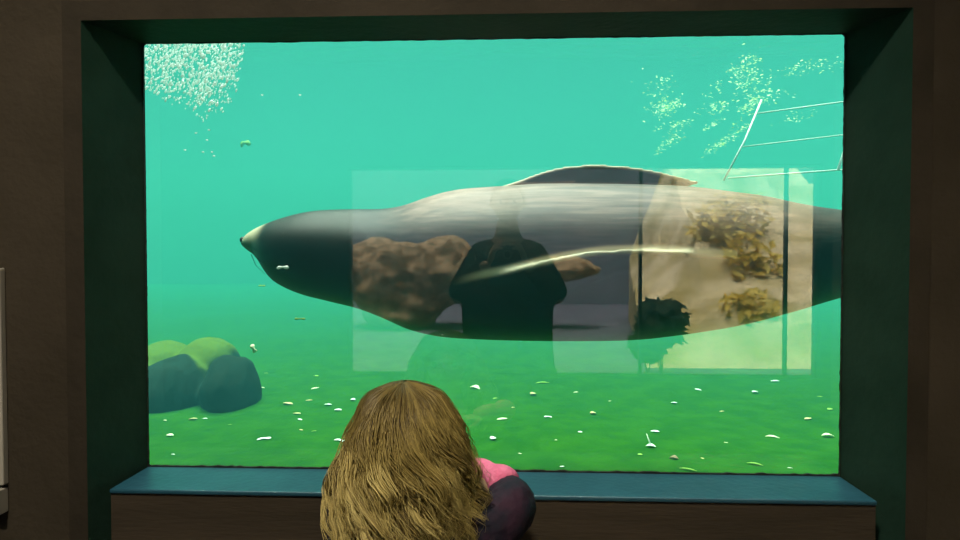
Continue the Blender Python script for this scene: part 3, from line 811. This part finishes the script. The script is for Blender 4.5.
cb = [('pelvis', 'waist'), ('waist', 'chest'), ('chest', 'collar'), ('collar', 'neck'), ('neck', 'skull'), ('collar', 'lsh'), ('collar', 'rsh'), ('lsh', 'lel'), ('rsh', 'rel'), ('lel', 'lfa'), ('rel', 'rfa'), ('lfa', 'lwr'), ('rfa', 'rwr'),
      ('pelvis', 'lhip'), ('pelvis', 'rhip'), ('lhip', 'lkn'), ('rhip', 'rkn'), ('lkn', 'lan'), ('rkn', 'ran'), ('lan', 'lto'), ('ran', 'rto')]
cbody = skin_mesh('body', cjn, cb, 'pelvis', M['skin'], ch)
add_bm(cbody, head_bm((0, .01, HZ), .19, 1))
add_bm(cbody, hand_bm(cjn['lwr'][0], (.9, .35, 0), (0, 0, 1), (-.3, .9, 0), .11, .5))
add_bm(cbody, hand_bm(cjn['rwr'][0], (-.8, .55, .1), (0, -.2, 1), (.5, .8, 0), .11, .5))
jj = {k: (v[0], v[1] * 1.3, (v[2] if len(v) > 2 else v[1]) * 1.3) for k, v in cjn.items() if k in ('pelvis', 'waist', 'chest', 'lfa')}
jj['hem'] = (J(.01, -.02, .43), .135, .11); jj['collar'] = (J(.01, 0, .885), .085, .075)
jj['lsh'] = (J(-.10, .0, .865), .062); jj['rsh'] = (J(.12, .0, .875), .066)
jj['lel'] = (cp(344, 496, -.35), .056); jj['lfa'] = (cp(375, 505, -.26), .042)
jj['rel'] = (cp(521, 508, -.36), .062); jj['rfa'] = (cp(506, 494, -.31), .046); jj['rcu'] = (cp(499, 480, -.290), .031)
jj['lwr'] = (cp(396, 507, -.19), .030)
skin_mesh('jacket', jj, [('hem', 'pelvis'), ('pelvis', 'waist'), ('waist', 'chest'), ('chest', 'collar'), ('collar', 'lsh'), ('collar', 'rsh'), ('lsh', 'lel'), ('rsh', 'rel'), ('lel', 'lfa'), ('rel', 'rfa'), ('rfa', 'rcu'), ('lfa', 'lwr')], 'pelvis', M['jacket'], ch)
# pink knit sleeve end showing past the dark sleeve
bm = bmesh.new()
p0, p1, p2, p3 = (Vector(cp(*q)) for q in ((509, 489, -.315), (498, 477, -.285), (483, 471, -.25), (464, 467, -.22)))
pts = [p0, p0.lerp(p1, .5), p1, p1.lerp(p2, .3), p1.lerp(p2, .7), p2, p2.lerp(p3, .5), p3]
tube(bm, pts, [.033, .036, .031, .022, .024, .027, .024, .021], 18)
cu = obj('pink_cuff', bm, M['pink'], ch, True); ss = cu.modifiers.new('s', 'SUBSURF'); ss.levels = 1; ss.render_levels = 1; evaluated(cu)
cu['label'] = 'pink fleece cuff past the dark sleeve'
tj = pick(cjn, ['waist', 'pelvis', 'lhip', 'rhip', 'lkn', 'rkn', 'lan', 'ran'], 1.2)
tj['waist'] = (J(.01, -.01, .62), .085, .068)
skin_mesh('trousers', tj, [('waist', 'pelvis'), ('pelvis', 'lhip'), ('pelvis', 'rhip'), ('lhip', 'lkn'), ('rhip', 'rkn'), ('lkn', 'lan'), ('rkn', 'ran')], 'pelvis', M['jeans'], ch)
for s, x in ((-1, -.064), (1, .084)): shoe(ch, x, .025, 0, .18, M['shoe'], -s * .08)
for s in (-1, 1):
    bm = bmesh.new(); ball(bm, (s * .029, .078, HZ + .004), .0095, 2); obj('eye', bm, M['eye'], ch, True)

# hair: wavy locks over a cap
def hair_mat():
    m, nt, out = new_mat('blonde_hair')
    b = N(nt, 'ShaderNodeBsdfPrincipled', Roughness=.45); b.inputs['Specular IOR Level'].default_value = .35
    at = N(nt, 'ShaderNodeAttribute', attribute_name='lock')
    rp_ = N(nt, 'ShaderNodeValToRGB'); e = rp_.color_ramp.elements
    e[0].position = .0; e[0].color = (.07, .048, .016, 1); e[1].position = 1.0; e[1].color = (.70, .58, .23, 1)
    x = e.new(.5); x.color = (.35, .27, .085, 1)
    nt.links.new(at.outputs['Fac'], rp_.inputs['Fac']); nt.links.new(rp_.outputs['Color'], b.inputs['Base Color'])
    nt.links.new(b.outputs[0], out.inputs['Surface'])
    return m
M['blonde'] = hair_mat()
HW = [(.80, .105), (.88, .110), (.95, .113), (.99, .112), (1.03, .105), (1.07, .097), (1.11, .084), (1.14, .070), (1.155, .046), (1.163, .022), (1.166, .002)]
HD = [(.80, .165), (.88, .150), (.95, .128), (.99, .118), (1.03, .114), (1.07, .112), (1.11, .100), (1.14, .076), (1.155, .050), (1.163, .026), (1.166, .002)]
V, Fc, Av = [], [], []
def strand(pts, r0, tone):
    n = len(pts); b0 = len(V)
    for i, p in enumerate(pts):
        t = (pts[min(i + 1, n - 1)] - pts[max(i - 1, 0)]).normalized()
        u = t.cross(Vector((.1, 1, .2))).normalized(); w = t.cross(u)
        r = r0 * (1 - .7 * (i / (n - 1)) ** 2)
        for k in range(3):
            a = 2 * PI * k / 3; V.append(p + (u * math.cos(a) + w * math.sin(a)) * r); Av.append(tone * lerp(.30, 1.0, min(1, max(0, (1.150 - p.z) / .13))))  # darker towards the crown: shade put into the hair tone
    for i in range(n - 1):
        for k in range(3):
            Fc.append((b0 + 3*i + k, b0 + 3*i + (k+1) % 3, b0 + 3*i + 3 + (k+1) % 3, b0 + 3*i + 3 + k))
rnd = random.Random(21)
NPT = 30
def hair_at(phi, z, f):
    """point on the outside of the hair at height z, f scales it in or out; below the ears the front stays open"""
    w, d = curve(HW, z) * f, curve(HD, z) * f
    lean = .012 * (1.166 - z) / .3
    return Vector((w * math.sin(phi) + lean * .4, .01 - d * math.cos(phi), z))
def messy(p, q):
    v = noise.noise_vector(p * 16 + Vector((3, 1, 7))) * .014 + noise.noise_vector(p * 38) * .006
    return p + Vector((v.x, v.y * .7, 0)) * min(1, q * 1.6)
def lock_path(phi, z0, zend, ph, amp, freq, f, drift_):
    pts = []
    for i in range(NPT):
        t = i / (NPT - 1); tt = t ** 1.25
        z = lerp(z0, zend, tt)
        q = (1.166 - z) / .28
        a = phi * (.78 + .22 * min(1, q * 2)) + drift_ * q
        if abs(phi) > 2.05: a = lerp(phi, math.copysign(1.9 - .2 * (abs(phi) - 2.05), phi), sstep(.08, .34, q))
        p = hair_at(a, z, f * (1 - .06 * (1 - min(1, q * 3))))
        g = amp * min(1.25, max(0, q - .12) * 2.0)
        side = Vector((math.cos(a), math.sin(a), 0)); out = Vector((math.sin(a), -math.cos(a), 0))
        p = p + side * (g * math.sin(freq * q + ph)) + out * (g * .7 * math.cos(freq * q * .9 + ph))
        pts.append(messy(p, q))
    return pts
for k in range(149):
    phi = rnd.uniform(-1, 1) * 2.0
    if k >= 105: phi = rnd.choice((-1, 1)) * rnd.uniform(2.06, 3.1)
    z0 = 1.1655 - .075 * rnd.random() ** 1.6
    zend = rnd.uniform(.85, .965) + (.01 if abs(phi) > 1.2 else 0)
    ph, amp, freq = rnd.uniform(0, 6.3), rnd.uniform(.012, .042), rnd.uniform(7, 13)
    f = rnd.uniform(.80, 1.06); dr = rnd.gauss(0, .30); tone0 = rnd.choice((rnd.uniform(.0, .25), rnd.uniform(.3, .6), rnd.uniform(.75, 1.0)))
    core = lock_path(phi, z0, zend, ph, amp, freq, f, dr)
    for s in range(rnd.choice((14, 22, 30))):
        pts = lock_path(phi + rnd.gauss(0, .12), min(1.1655, z0 + rnd.gauss(0, .012)), zend + rnd.gauss(0, .016), ph + rnd.gauss(0, .35), amp * rnd.uniform(.7, 1.3), freq * rnd.uniform(.93, 1.07), f + rnd.gauss(0, .018), dr)
        cv = rnd.gauss(0, .0024), rnd.gauss(0, .0024); pull = rnd.uniform(.55, .92)
        res = []
        for i, p in enumerate(pts):
            t = i / (NPT - 1); g = pull * sstep(.25, .85, t)
            q = p.lerp(core[i], g); q.x += cv[0] * t; q.y += cv[1] * t
            res.append(q)
        strand(res, rnd.uniform(.0007, .0013), min(1, max(0, tone0 + rnd.gauss(0, .14))))
for s in range(900):                                                      # stray single hairs
    strand(lock_path(rnd.uniform(-2.1, 2.1), 1.1655 - .09 * rnd.random(), rnd.uniform(.86, 1.0), rnd.uniform(0, 6.3), rnd.uniform(.010, .034), rnd.uniform(5, 12), rnd.uniform(.95, 1.14), rnd.gauss(0, .2)), .0005, rnd.uniform(.4, 1))
nb = len(V)                                                               # cap beneath the locks
NU, NV = 40, 24
for j in range(NV + 1):
    z = lerp(1.1655, .95, (j / NV) ** 1.3)
    for i in range(NU + 1):
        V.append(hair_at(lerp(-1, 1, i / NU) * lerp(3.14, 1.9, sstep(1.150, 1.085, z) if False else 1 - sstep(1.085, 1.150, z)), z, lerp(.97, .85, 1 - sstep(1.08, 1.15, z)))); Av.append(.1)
for j in range(NV):
    for i in range(NU):
        a = nb + j * (NU + 1) + i; Fc.append((a, a + 1, a + NU + 2, a + NU + 1))
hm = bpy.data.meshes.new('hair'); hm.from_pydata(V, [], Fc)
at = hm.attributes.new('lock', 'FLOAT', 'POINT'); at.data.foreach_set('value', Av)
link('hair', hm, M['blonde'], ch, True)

# ------------------------------------------------------------------ the garden behind the room (mirrored in the glass)
bm = bmesh.new(); box(bm, (-16, -26, -.2), (16, RY0 - .2, -.02)); struct(obj('ground_garden', bm, M['paving']))
bm = bmesh.new(); box(bm, (-16, -17.2, -.02), (16, -17, 6)); struct(obj('wall_garden', bm, M['outwall']))
def mir(px, py, D): return P(px, py, D)       # the mirrored point; its real place has y = -D
BXA, BXB = mir(632, 255, 7.5).x, mir(788, 255, 12).x
def bank_z(u, v, x, D):
    return max(-.02, -.02 + (v ** .9) * 3.6 * min(1, .35 + u * 2.6) + (.22 * noise.noise(Vector((x * 1.3, D * 1.3, 1))) + .10 * noise.noise(Vector((x * 4, D * 4, 1)))) * min(1, v * 6))
def foot(x, D):
    v = (D - 6.6) / 6; a = BXA + v * .9; u = (x - a) / (BXB - a)
    return bank_z(u, v, x, D) - .03 if 0 <= v <= 1 and 0 <= u <= 1 else -.02
def leafy(name, cs, n, size, mat, label, cat, stem_r=1.0, group=None):
    """bush: a crown of single leaves on a branching stem"""
    t = empty(name, (cs[0][0].x, -cs[0][1], 0)); tag(t, label, cat, group)
    o0 = Vector(t.location); bm = bmesh.new()
    for (c, D, r) in cs:
        for i in range(n):
            d = Vector((random.gauss(0, 1), random.gauss(0, 1), random.gauss(0, 1))).normalized() * random.random() ** .45
            p = Vector((c.x + d.x * r[0], -D + d.y * r[1], max(.02, c.z + d.z * r[2]))) - o0
            s = size * random.uniform(.6, 1.4)
            R = Matrix.Rotation(random.uniform(-.7, .7), 3, 'Z') @ Matrix.Rotation(random.uniform(-1.25, -.45), 3, 'X') @ Matrix.Rotation(random.uniform(0, 6.3), 3, 'Z')
            q = [bm.verts.new(p + R @ Vector(v)) for v in ((-s, 0, 0), (0, -s * .45, s * .12), (s, 0, 0), (0, s * .45, s * .12))]
            bm.faces.new(q)
    obj('foliage', bm, M[mat], t)
    for (c, D, r) in cs:
        b0 = Vector((c.x, -D, foot(c.x, D))) - o0
        for k in range(4):
            e = Vector((c.x + random.uniform(-.5, .5) * r[0], -D + random.uniform(-.4, .4) * r[1], c.z + random.uniform(0, .6) * r[2])) - o0
            bm = bmesh.new(); tube(bm, [b0, b0.lerp(e, .5) + Vector((random.uniform(-.05, .05), 0, .1)), e], [.008, .006, .003], 6)
            obj('stem', bm, M['tanleaf'], t, True)
    return t
def crown(px, py, D, rx, ry, rz): return (mir(px, py, D), D, (rx, ry, rz))
M['goldleaf'] = translucent_mat('gold_leaves', (.60, .40, .04), (.95, .78, .22), 3, .2)
leafy('golden_bush', [crown(738, 215, 9.2, .60, .3, .45), crown(752, 262, 8.4, .45, .3, .5), crown(712, 225, 9.0, .4, .3, .35), crown(745, 312, 7.4, .42, .25, .3)], 120, .11, 'goldleaf', 'golden autumn bush mirrored in the right pane of the reflected window', 'bush')
leafy('dark_shrub', [crown(662, 322, 6.0, .30, .3, .30), crown(648, 345, 6.0, .20, .3, .2)], 420, .07, 'darkleaf', 'low dark shrub mirrored beside the upright bar of the reflected window', 'shrub')
def bank(name, mat, blobs, D, vox, label, cat):
    bm = bmesh.new()
    for px, py, rpx, rpy, ry in blobs:
        c = mir(px, py, D); k = (D + 1.6) / F
        lump(bm, (c.x, -D, c.z), (rpx * k, ry, rpy * k), px * .1, .24)
        lump(bm, (c.x, -D, c.z * .5), (rpx * k * .8, ry, c.z * .5 + .05), px * .1 + 3, .1) if py > 285 or rpx > 60 else None
    o = obj(name, bm, M[mat]); remeshed(o, vox, 1); tag(o, label, cat); return o
bm = bmesh.new(); n = 40; gv = []
xa, xb = mir(632, 255, 7.5).x, mir(788, 255, 12).x
for i in range(-1, n + 2):
    row = []
    for j in range(-1, n + 2):
        out_ = i < 0 or j < 0 or i > n or j > n
        u, v = min(1, max(0, i / n)), min(1, max(0, j / n))
        x = lerp(xa + v * .9, xb, u); D = 6.6 + 6 * v
        z = bank_z(u, v, x, D)
        row.append(bm.verts.new((x, -D, -.1 if out_ else max(z, -.02))))
    gv.append(row)
for i in range(n + 2):
    for j in range(n + 2): bm.faces.new((gv[i][j], gv[i][j + 1], gv[i + 1][j + 1], gv[i + 1][j]))
bmesh.ops.recalc_face_normals(bm, faces=bm.faces)
struct(obj('ground_bank', bm, M['sand']))
bank('tan_hedge', 'tanleaf', [(390, 275, 52, 36, .8), (440, 272, 42, 34, .8), (400, 305, 45, 26, .7), (500, 268, 50, 18, .6), (555, 269, 42, 13, .5)], 11, .05, 'tan dry hedge mirrored in the left pane of the reflected window', 'hedge')

# ------------------------------------------------------------------ light
sd = bpy.data.lights.new('sun', 'SUN'); sd.energy = 17.0; sd.angle = math.radians(40); sd.color = (1, .97, .90)
so = bpy.data.objects.new('sun', sd); COL.objects.link(so); so.rotation_euler = (math.radians(-7), math.radians(-5), 0)
wd = bpy.data.worlds.new('sky'); S.world = wd; wd.use_nodes = True
bg = wd.node_tree.nodes['Background']; bg.inputs[0].default_value = (.72, .86, 1, 1); bg.inputs[1].default_value = .9

# unseen fill spot added to brighten the child's hair from behind
lx, ly = -.75, -2.35
cl = empty('fill_spotlight', (lx, ly, RZ1)); tag(cl, 'added fill spotlight, unseen, on the dark ceiling behind the visitors', 'lamp')
bm = bmesh.new(); tube(bm, [(0, 0, 0), (0, 0, -.03)], .05, 20); obj('mount', bm, M['metal'], cl)
spd = bpy.data.lights.new('spot', 'SPOT'); spd.energy = 540; spd.spot_size = math.radians(62); spd.spot_blend = .8; spd.shadow_soft_size = .12; spd.color = (1, .88, .68)
sp = bpy.data.objects.new('spot', spd); COL.objects.link(sp)
sp.location = (lx, ly, RZ1 - .06); d = Vector((-.2, -.4, .95)) - Vector(sp.location)
sp.rotation_euler = d.to_track_quat('-Z', 'Y').to_euler()

# ------------------------------------------------------------------ view
S.view_settings.view_transform = 'Standard'; S.view_settings.look = 'None'
S.view_settings.exposure = 0.0; S.view_settings.gamma = 1.0; S.view_settings.use_curve_mapping = False
